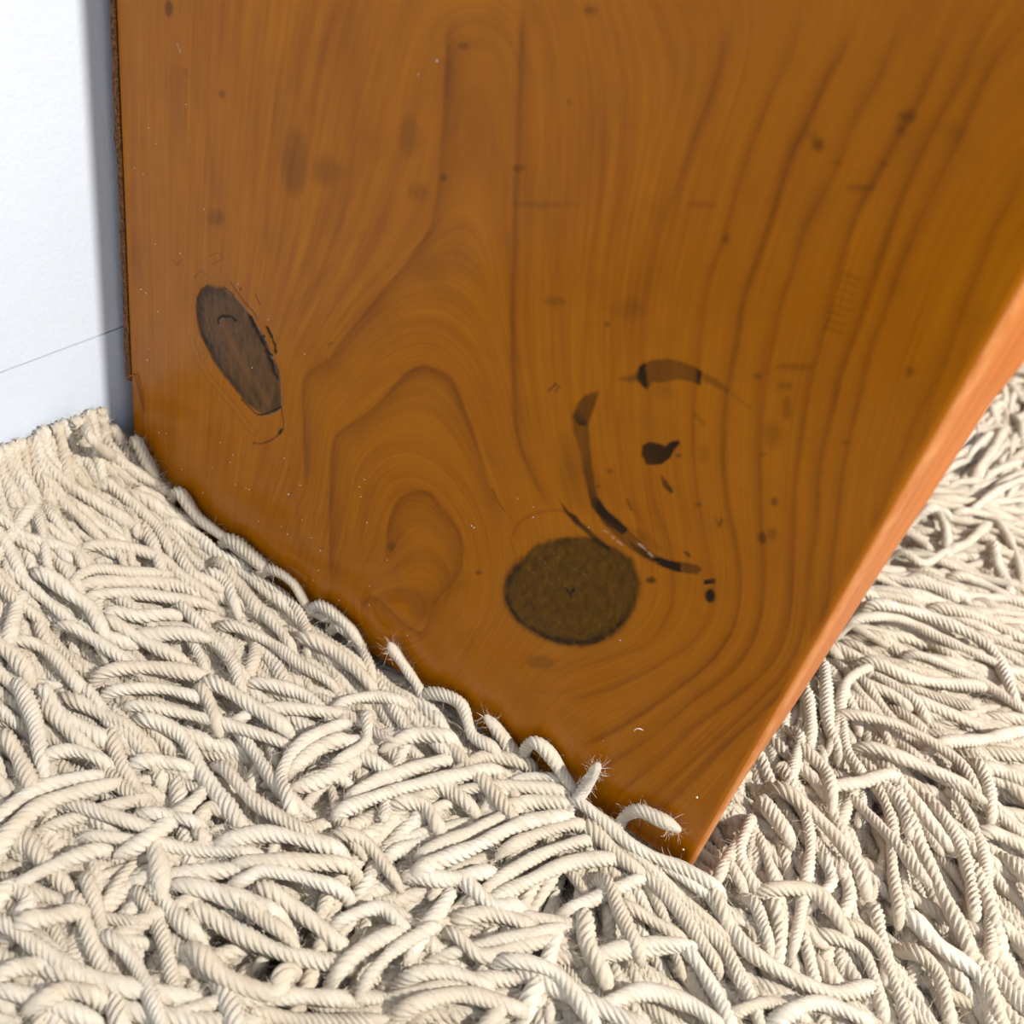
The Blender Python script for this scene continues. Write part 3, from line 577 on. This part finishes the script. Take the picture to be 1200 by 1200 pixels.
STROKES = [
 [(132,502),(150,527),(180,562),(202,582)],[(160,517),(172,542),(185,560)],[(132,535),(160,555),(190,570)],[(47,537),(72,562),(107,585),(142,607)],
 [(54,562),(75,587),(100,612),(117,630)],[(125,565),(155,590),(182,615),(197,640)],[(165,575),(190,587),(212,605),(232,615)],[(197,612),(225,625),(255,650),(282,662)],
 [(202,640),(225,672),(250,685)],[(0,607),(32,630),(77,642)],[(105,640),(150,642),(190,655),(212,675),(240,695)],[(87,680),(112,667),(150,670),(190,672)],
 [(100,685),(150,682),(200,685),(232,697)],[(105,700),(150,695),(195,700),(237,707)],[(50,672),(82,695),(105,712),(117,732)],[(15,672),(50,700),(82,727)],
 [(130,717),(162,722),(197,720)],[(127,727),(170,752),(210,772)],[(215,712),(245,742),(265,767),(287,795)],[(220,747),(232,765),(240,785)],[(25,700),(17,725),(12,745)],
 [(20,750),(55,762),(87,797)],[(77,732),(112,750),(150,777)],[(125,787),(175,782),(232,790)],[(257,660),(282,690),(300,712)],[(247,672),(265,685),(275,707)],
 [(210,577),(233,607),(277,640),(310,667)],[(270,633),(297,653),(317,673)],[(317,667),(343,683),(363,713),(393,727)],[(257,660),(287,693),(317,727),(337,750)],
 [(297,677),(337,703),(357,733),(360,753)],[(377,710),(407,733),(423,757)],[(270,733),(317,753),(350,777),(383,797)],[(360,747),(397,767),(430,797)],[(213,710),(243,743),(270,773),(280,800)],
 [(494,812),(475,782),(456,754)],[(400,734),(422,756),(434,786)],[(505,812),(539,824),(554,861),(576,876)],[(601,884),(584,857),(569,839)],
 [(612,890),(617,876),(627,870),(644,884),(666,917),(677,932)],[(677,936),(689,917),(701,896)],[(724,972),(732,957),(749,950),(775,961),(797,973)],
 [(677,940),(711,966),(749,996),(800,1018),(830,1034)],[(815,1006),(838,1001),(866,1030)],[(824,1000),(842,976),(868,985)],[(812,1024),(835,1042),(850,1075)],[(689,970),(722,1000),(749,1022)],[(400,824),(437,816),(464,820)],[(524,865),(490,861),(464,869)],
 [(520,891),(456,910),(419,929)],[(617,895),(569,887),(542,899)],[(576,902),(531,910),(467,925),(407,947)],[(655,914),(610,914),(576,940)],[(662,929),(595,921),(546,925)],
 [(666,944),(625,940),(584,947)],[(602,951),(557,974),(505,996)],[(659,959),(610,966),(557,992),(501,1015)],[(674,966),(632,977),(599,992)],[(689,985),(647,996),(602,1019),(561,1049)],
 [(719,1007),(670,1011),(625,1030),(580,1054)],[(569,1022),(527,1030),(490,1026)],[(400,977),(430,989),(460,1026)],[(467,940),(497,944),(512,966)],[(512,921),(531,929),(550,944)],
 [(400,1079),(445,1064),(471,1086)],[(531,1094),(565,1120),(610,1109),(647,1101)],[(546,1075),(580,1071),(614,1082)],[(711,1037),(726,1067),(741,1101)],[(711,1120),(752,1116),(805,1109)],
 [(756,1026),(790,1060),(835,1124)],[(730,1060),(764,1079),(794,1097)],[(752,1030),(700,1052),(670,1064)],[(400,1135),(430,1109),(464,1094)],[(434,1142),(464,1112),(501,1090)],
 [(486,1142),(524,1139),(560,1150)],[(685,1075),(689,1105),(707,1142)],
 [(7,863),(23,890),(37,920)],[(23,803),(40,843),(50,897)],[(53,810),(73,840),(120,867)],[(103,810),(127,843),(147,867)],[(130,863),(143,897),(163,930),(177,957)],[(173,843),(213,863),(240,910),(280,963)],
 [(0,957),(50,923),(110,910)],[(0,990),(50,943),(127,920)],[(117,890),(87,880),(60,883)],[(293,1000),(233,997),(173,987),(113,980)],[(113,997),(67,1013),(27,1033)],[(283,1020),(200,1027),(167,1030)],
 [(387,993),(317,977),(273,983)],[(400,1013),(333,1010),(290,1010)],[(393,1040),(317,1020),(287,1030)],[(317,1067),(257,1047),(217,1037)],[(227,1063),(267,1087),(333,1117),(397,1130)],[(280,1057),(310,1077),(333,1093)],
 [(163,1047),(187,1087),(200,1140),(207,1183)],[(183,1043),(203,1070),(227,1093)],[(130,1100),(160,1133),(187,1193)],[(90,1057),(110,1110),(130,1160),(140,1197)],[(103,1033),(117,1077),(120,1100)],
 [(0,1080),(40,1107),(83,1137),(110,1160)],[(0,1160),(50,1173),(103,1193)],[(110,1167),(83,1160),(53,1170)],[(0,1143),(27,1133),(57,1130)],[(333,1143),(317,1163),(267,1147),(233,1117)],
 [(200,1193),(267,1173),(333,1167),(393,1170)],[(397,1107),(353,1070),(313,1043)],[(340,943),(330,907),(357,870),(397,850)],[(400,867),(373,877),(347,897)],[(400,913),(380,910),(363,914)],[(240,987),(233,967),(245,948),(262,950)],
 [(227,963),(200,957),(177,953)],[(163,893),(190,893),(213,897)],[(397,837),(317,830),(280,843)],[(330,870),(233,840),(163,827)],[(133,810),(187,807),(230,817)],[(237,807),(247,827),(253,843)],
 [(263,900),(300,940),(360,977)],[(-6,1056),(16,1040),(33,1056),(22,1074)],[(30,1080),(55,1076),(80,1070)],
 [(854,946),(867,1000),(883,1037),(908,1054)],[(883,883),(917,900),(929,925)],[(925,854),(933,887),(925,917)],[(917,925),(958,958),(996,1000),(1012,1033)],[(867,925),(896,942),(921,975)],
 [(942,950),(950,992),(942,1046),(933,1100)],[(967,1008),(975,1033),(958,1054)],[(987,1017),(996,1050),(987,1075)],[(904,1042),(954,1046),(987,1083)],[(937,875),(967,904),(975,933)],[(1042,908),(1008,917),(979,921)],
 [(987,846),(992,879),(1008,904)],[(967,783),(971,846),(983,879)],[(1017,783),(992,800),(983,842),(975,870)],[(946,812),(950,840),(950,867)],[(1008,725),(1054,725),(1108,750),(1171,779)],[(1029,708),(1096,725),(1158,758),(1187,812)],
 [(1021,775),(1075,796),(1146,804)],[(992,837),(1054,850),(1117,887),(1142,921)],[(1017,875),(1067,892),(1125,917)],[(1104,871),(1150,867),(1192,858)],[(1029,925),(1046,967),(1046,1017),(1054,1067)],
 [(1058,946),(1083,1000),(1108,1054),(1133,1104)],[(1121,933),(1150,992),(1158,1054),(1162,1108)],[(1100,950),(1129,1000),(1142,1062)],[(1146,896),(1158,920),(1162,950)],[(1158,975),(1180,982),(1205,994)],[(1154,900),(1180,906),(1205,918)],
 [(767,1021),(800,1067),(846,1108),(867,1150)],[(808,1033),(854,1083),(887,1121),(967,1162),(1017,1158)],[(908,1062),(914,1090),(912,1121)],[(883,1058),(893,1080),(900,1100)],[(967,1096),(1012,1117),(1033,1179)],
 [(992,1083),(1029,1108),(1062,1192)],[(800,1108),(754,1108),(708,1117)],[(808,1117),(833,1154),(854,1196)],[(862,1187),(900,1175),(933,1187)],[(917,1192),(958,1175),(1008,1192)],[(708,1179),(754,1162),(804,1175),(837,1196)],
 [(1067,1075),(1100,1108),(1146,1142),(1171,1192)],[(1075,1117),(1100,1142),(1112,1187)],[(712,1033),(729,1075),(746,1108)],[(1075,767),(1137,792),(1196,829)],[(1100,712),(1150,725),(1200,750)],[(1171,1083),(1190,1098),(1208,1115)],
 [(1100,603),(1108,620),(1110,645)],[(1115,645),(1133,637),(1155,617)],[(1087,597),(1098,597),(1107,600)],[(1058,648),(1083,660),(1107,647)],[(1125,600),(1150,602),(1170,613),(1187,642),(1197,670)],[(1140,528),(1150,518),(1160,508)],
 [(1143,595),(1175,572),(1200,562)],[(1072,677),(1100,688),(1127,698)],[(1123,675),(1150,683),(1177,698)],[(1150,545),(1165,525),(1175,505)],[(1165,640),(1170,665),(1182,690)],
 [(250,800),(300,830),(330,850)],[(300,800),(350,812),(380,835)],[(430,840),(428,870),(400,890)],[(540,1030),(575,1060),(600,1062)],[(600,1125),(650,1140),(690,1190)],[(480,1180),(540,1165),(600,1180)],[(620,1175),(640,1130),(650,1100)],
]
_j = np.random.default_rng(8)
for n in range(26):                                                       # the bank against the wall, yarn after yarn along it
    t = n / 25; x, y = -8 + 130 * t + _j.uniform(-4, 4), 534 - 56 * t + _j.uniform(-3, 10)
    dx, dy = _j.uniform(6, 42), _j.uniform(40, 75)
    STROKES.append([(x, y), (x + dx * .35 + _j.uniform(-4, 4), y + dy * .5), (x + dx, y + dy)])
def unproject(px, py, lift):
    """Where the sight line of a traced point meets the pile, or leans on the board's face."""
    d = ray(px, py); z = LIFT
    for _ in range(12):
        q = EYE + d * ((z - EYE[2]) / d[2]); z = float(pile_height(q[0], q[1])) + lift
    q = EYE + d * ((z - EYE[2]) / d[2])
    if q[0] < WX + .0045:
        q = EYE + d * ((WX + .0045 - EYE[0]) / d[0])
    beyond = px > 812 + (1010 - py) / 1.72                          # past the end of the board
    if beyond and -.01 < q[1] < BT + .006 and q[0] < BW + .0105:
        q[0] = BW + .0105
    elif -.0046 < q[1] and q[0] < BW - .002 and q[1] < .2:
        q = EYE + d * ((-.0046 - EYE[1]) / d[1])
    return q
strands = []; anchors = []; dirs = []
g = np.random.default_rng(21)
for n, st in enumerate(STROKES):
    lift = g.uniform(.0, .0045)
    P = np.array([unproject(x, y, lift) for x, y in st])
    rad = g.uniform(.0023, .0031)
    d0 = P[1] - P[0]; d0[2] = 0; d0 /= np.linalg.norm(d0) + 1e-9
    dn = P[-1] - P[-2]; dn[2] = 0; dn /= np.linalg.norm(dn) + 1e-9
    if P[0][0] < .028:                                                 # starts against the wall
        d0 = np.array([-.35, 0, .0])
    free = P[-1][1] > -.006 and P[-1][0] < BW                          # tips that stand up against the board
    r0 = P[0] - d0 * .006; r0[2] -= .009
    r1 = P[0] - d0 * .008; r1[2] -= .016
    mid = len(P) // 2
    P[mid:, 2] += 0
    ex = [r1, r0] + list(P)
    if P[0][0] < .028: ex = [P[0] + (-.002, 0, -.005)] + list(P)
    if not free:
        e = P[-1] + dn * .006; e[2] -= .0035; ex.append(e)
    ex = np.array(ex)
    if P[:, 0].min() > BW - .006 and P[:, 1].max() > -.006 and st[0][0] > 840:
        er = (ex[:, 1] > -.012) & (ex[:, 1] < .09); ex[er, 0] = np.maximum(ex[er, 0], BW + .0105)
    lo = ex[:, 1] > -.0046
    inb = lo & (ex[:, 0] < BW) & (ex[:, 1] < .15); ex[inb, 1] = -.0046
    inr = (ex[:, 1] > -.003) & (ex[:, 1] < BT + .003) & (ex[:, 0] < BW + .012) & (ex[:, 0] >= BW - .01); ex[inr, 0] = np.maximum(ex[inr, 0], BW + .009)
    ex[:, 0] = np.maximum(ex[:, 0], WX + .0045); ex[:, 2] = np.maximum(ex[:, 2], .004)
    wall_end = P[0][0] < .028
    me_, Pc = strand(ex, rad, g, 420 if wall_end else 190)
    if (Pc[:, 1] < 0).all() and Pc[:, 1].max() > -.02:
        vv = np.empty(len(me_.vertices) * 3, np.float32); me_.vertices.foreach_get('co', vv); vv = vv.reshape(-1, 3); vv[:, 1] = np.minimum(vv[:, 1], -.0003); me_.vertices.foreach_set('co', vv.ravel())
    o = link('yarn_strand', me_, rug, [M_WOOL]); strands.append(o)
    anchors.append(P.mean(0)[:2]); v = (P[-1] - P[0])[:2]; dirs.append(v / (np.linalg.norm(v) + 1e-9))
anchors = np.array(anchors); dirs = np.array(dirs)

NVAR = 44
variants, vlines = [], []
for i in range(NVAR):
    Ls = g.uniform(.040, .066); bend = g.normal(0, .28); hook = g.normal(0, .35); up = g.uniform(.007, .012)
    t = np.linspace(0, 1, 8); ang = bend * t + hook * np.maximum(t - .55, 0) * 2
    x = np.concatenate([[0], np.cumsum(np.cos(ang[:-1]) * Ls / 7)]); y = np.concatenate([[0], np.cumsum(np.sin(ang[:-1]) * Ls / 7)])
    z = up * np.minimum(1, t * 4.5) ** .7 + .0018 * np.sin(t * g.uniform(3, 8) + g.uniform(0, 6)) * t - np.maximum(t - .7, 0) * g.uniform(0, .018)
    x = x - np.where(t < .01, .0, 0); P = np.stack([x, y, z], 1)
    P = np.vstack([[-.003, 0, -.007], P])
    me_, Pc = strand(P, g.uniform(.0022, .0029), g, 190); me_.materials.append(M_WOOL)
    variants.append(me_); vlines.append(Pc[::4])

def hits(Q):
    bx = (Q[:, 0] < BW + .0055) & (Q[:, 1] > -.0046) & (Q[:, 1] < BT + .005) & (Q[:, 2] > BZ0 - .0055)
    end = (Q[:, 0] < BW + .0135) & (Q[:, 0] > BW - .02) & (Q[:, 1] > -.003) & (Q[:, 1] < BT + .005) & (Q[:, 2] > BZ0 - .0055)
    wl = (Q[:, 0] < WX + .0042) | (Q[:, 2] < .0015)
    inn = (Q[:, 0] < BW - .03) & (Q[:, 1] > .03) & (Q[:, 2] > LIFT + .036)
    if (bx | end | wl | inn).any(): return True
    near = (Q[:, 0] < .05) & (Q[:, 1] < 0)                              # by the wall the yarn lies down on the bank, tips away from the wall
    if near.any():
        if Q[0, 0] < .03 and Q[-1, 0] - Q[0, 0] < .012: return True
        return bool((Q[near, 2] - pile_height(Q[near, 0], Q[near, 1]) > .0045).any())
    return False
def visible_px(p):
    d = p - EYE; zc = d @ _f; return 600 + F * (d @ RIGHT) / zc, 600 - F * (d @ UP) / zc, zc
placed = []
CELL = .0087
for cy in np.arange(RY0 + .01, RY1 - .01, CELL):
    for cxx in np.arange(RX0 + .004, RX1 - .01, CELL):
        if cxx < BW + .0 and cy > .03 and g.random() < .55: continue
        for layer in range(1 if cxx > .5 or cy < -.25 else 2):
            x = cxx + g.uniform(-.5, .5) * CELL; y = cy + g.uniform(-.5, .5) * CELL
            if x < WX + .005: x = WX + .005
            d2 = ((anchors - (x, y)) ** 2).sum(1); w_ = np.exp(-d2 / (2 * .022 ** 2)) + 1e-9
            v = (dirs * w_[:, None]).sum(0); a0 = math.atan2(v[1], v[0])
            if x < .04 and y < .0: a0 = -.25
            for tr in range(14):
                vi = int(g.integers(NVAR)); a = a0 + g.normal(0, .32 + .12 * tr); sc = g.uniform(.85, 1.12)
                h = float(pile_height(x, y)) - g.uniform(.0135, .0180) - layer * .0040
                h = max(h, .0060); tilt = g.normal(0, .09) - .05 * tr * (tr > 8)
                hx = float(pile_height(x + .04 * math.cos(a), y + .04 * math.sin(a))); slope = max(-.85, min(.30, math.atan2(hx - float(pile_height(x, y)), .04)))
                e = (g.normal(0, .1), -slope + tilt, a)
                from_e = np.array(Matrix.Rotation(e[2], 3, 'Z') @ Matrix.Rotation(e[1], 3, 'Y') @ Matrix.Rotation(e[0], 3, 'X'))
                Q = vlines[vi] @ from_e.T * sc + (x, y, h)
                if not hits(Q[1:]): placed.append((x, y, h, e, sc, vi, Q)); break
for q in range(130):                                                      # the thick bank of pile against the wall
    for tr in range(10):
        x = g.uniform(-.0025, .014); y = g.uniform(-.115, -.010); vi = int(g.integers(NVAR)); a = g.normal(-.25, .5); sc = g.uniform(.7, 1.0)
        h = float(pile_height(x, y)) - g.uniform(.010, .017); e = (g.normal(0, .1), g.uniform(.05, .55), a)
        mr = np.array(Matrix.Rotation(e[2], 3, 'Z') @ Matrix.Rotation(e[1], 3, 'Y') @ Matrix.Rotation(e[0], 3, 'X'))
        Q = vlines[vi] @ mr.T * sc + (x, y, h)
        if not hits(Q[1:]): placed.append((x, y, h, e, sc, vi, Q)); break
for q in range(170):                                                      # yarn lying along the foot of the board
    for tr in range(12):
        x = g.uniform(.0, .29); y = -g.uniform(.0068, .016); vi = int(g.integers(NVAR)); a = g.normal(-.12, .16); sc = g.uniform(.7, 1.05)
        h = float(pile_height(x, y)) - g.uniform(.0095, .019); h = max(h, .0075)
        hx = float(pile_height(x + .04, y)); e = (g.normal(0, .1), max(-.2, min(.6, -math.atan2(hx - float(pile_height(x, y)), .04))) + g.normal(0, .05), a)
        mr = np.array(Matrix.Rotation(e[2], 3, 'Z') @ Matrix.Rotation(e[1], 3, 'Y') @ Matrix.Rotation(e[0], 3, 'X'))
        Q = vlines[vi] @ mr.T * sc + (x, y, h)
        if not hits(Q[1:] + (0, .0008, 0)): placed.append((x, y, h, e, sc, vi, Q)); break
# the 300 that show largest are parts of their own, the rest one pile
def score(p):
    m = p[6][len(p[6]) // 2]; px, py, zc = visible_px(m)
    if not (15 < px < 1185 and 15 < py < 1185): return -1
    if m[0] < BW and m[1] > 0: return -1
    return 1 / zc + 30 * (p[6][:, 2].max() - float(pile_height(m[0], m[1])))
order = sorted(range(len(placed)), key=lambda i: -score(placed[i]))
need = 300 - len(strands)
for i in order[:need]:
    x, y, h, e, sc, vi, Q = placed[i]
    o = bpy.data.objects.new('yarn_strand', variants[vi]); C.objects.link(o); o.parent = rug
    o.location = (x, y, h); o.rotation_euler = e; o.scale = (sc,) * 3
rest = [placed[i] for i in order[need:]]
lib = bpy.data.collections.new('yarn_variants')
for i, m_ in enumerate(variants):
    lib.objects.link(bpy.data.objects.new('yarn_variant_%03d' % i, m_))
pm = bpy.data.meshes.new('pile'); pm.vertices.add(len(rest))
pm.vertices.foreach_set('co', np.array([p[:3] for p in rest], np.float32).ravel())
vattr(pm, 'turn', [p[3] for p in rest]); fattr(pm, 'grow', [p[4] for p in rest])
a = pm.attributes.new('pick', 'INT', 'POINT'); a.data.foreach_set('value', np.array([p[5] for p in rest], np.int32))
pm.update()
pile = link('pile', pm, rug); pile['kind'] = 'stuff'
gt = bpy.data.node_groups.new('pile_nodes', 'GeometryNodeTree')
gt.interface.new_socket('Geometry', in_out='INPUT', socket_type='NodeSocketGeometry'); gt.interface.new_socket('Geometry', in_out='OUTPUT', socket_type='NodeSocketGeometry')
gi = gt.nodes.new('NodeGroupInput'); go = gt.nodes.new('NodeGroupOutput'); ip = gt.nodes.new('GeometryNodeInstanceOnPoints'); ci = gt.nodes.new('GeometryNodeCollectionInfo')
ci.inputs['Collection'].default_value = lib; ci.inputs['Separate Children'].default_value = True; ci.inputs['Reset Children'].default_value = True
def named(nm, ty):
    o = gt.nodes.new('GeometryNodeInputNamedAttribute'); o.data_type = ty; o.inputs['Name'].default_value = nm
    return next(s for s in o.outputs if s.enabled and s.name == 'Attribute')
gt.links.new(gi.outputs[0], ip.inputs['Points']); gt.links.new(ci.outputs[0], ip.inputs['Instance']); ip.inputs['Pick Instance'].default_value = True
gt.links.new(named('pick', 'INT'), ip.inputs['Instance Index']); gt.links.new(named('turn', 'FLOAT_VECTOR'), ip.inputs['Rotation']); gt.links.new(named('grow', 'FLOAT'), ip.inputs['Scale'])
gt.links.new(ip.outputs[0], go.inputs[0])
md = pile.modifiers.new('pile', 'NODES'); md.node_group = gt

# ------------------------------------------------------------------ small stray fibres
def hair_mesh(name, pts, rad):
    P, s = resample(np.array(pts), .0006); n = len(P); vs, fs = [], []
    T = np.gradient(P, axis=0); T /= np.linalg.norm(T, axis=1)[:, None] + 1e-12
    up = np.array([.3, -.5, .8]); 
    for i in range(n):
        a = np.cross(T[i], up); a /= np.linalg.norm(a) + 1e-9; b = np.cross(T[i], a)
        r = rad * (1 - .6 * abs(i / (n - 1) * 2 - 1) ** 3)
        for q in range(5): vs.append(P[i] + r * (a * math.cos(q * 1.2566) + b * math.sin(q * 1.2566)))
    for i in range(n - 1):
        for q in range(5): fs.append((i * 5 + q, i * 5 + (q + 1) % 5, (i + 1) * 5 + (q + 1) % 5, (i + 1) * 5 + q))
    return mesh_from(name, vs, fs)
def on_board(px, py, off): x, z = on_face(px, py, -off); return (x, -off, z)
k = NT('splinter_wood'); M_SPL = k.set(Base_Color=(.30, .11, .025), Roughness=.6)
o = link('splinter', hair_mesh('splinter', [on_board(149, 443, .0008), on_board(157, 440, .001), on_board(161, 455, .001), on_board(164, 468, .0009), on_board(168, 483, .0005)], .00042), root, [M_SPL])
o['label'] = 'pale brown splinter lifting from the left edge'
k = NT('tan_fibre'); M_FIB = k.set(Base_Color=(.34, .16, .035), Roughness=.6)
o = link('fibre', hair_mesh('fibre', [on_board(179, 543, .0006), on_board(186, 540, .001), on_board(195, 543, .001), on_board(204, 552, .0008), on_board(218, 557, .0006)], .00012), None, [M_FIB])
o['label'] = 'thin tan curled fibre stuck low on the left of the varnished board'; o['category'] = 'fibre'
k = NT('dark_hair'); M_HAIR = k.set(Base_Color=(.02, .018, .018), Roughness=.5)
def pile_pts(L, lift): return [tuple(unproject(x, y, lift)) for x, y in L]
o = link('hair', hair_mesh('hair', pile_pts([(885, 898), (890, 899), (895, 895), (899, 889)], .007), .00022), None, [M_HAIR])
o['label'] = 'short curved black hair on the rug beside the bookcase end'; o['category'] = 'hair'
k = NT('white_lint'); M_LINT = k.set(Base_Color=(.80, .72, .60), Roughness=.9)
o = link('lint', hair_mesh('lint', [on_board(743, 857, .0006), on_board(746, 854, .001), on_board(750, 854, .001), on_board(754, 856, .0006)], .00022), None, [M_LINT])
o['label'] = 'tiny white curl of lint stuck on the lower right of the varnished board'; o['category'] = 'lint'
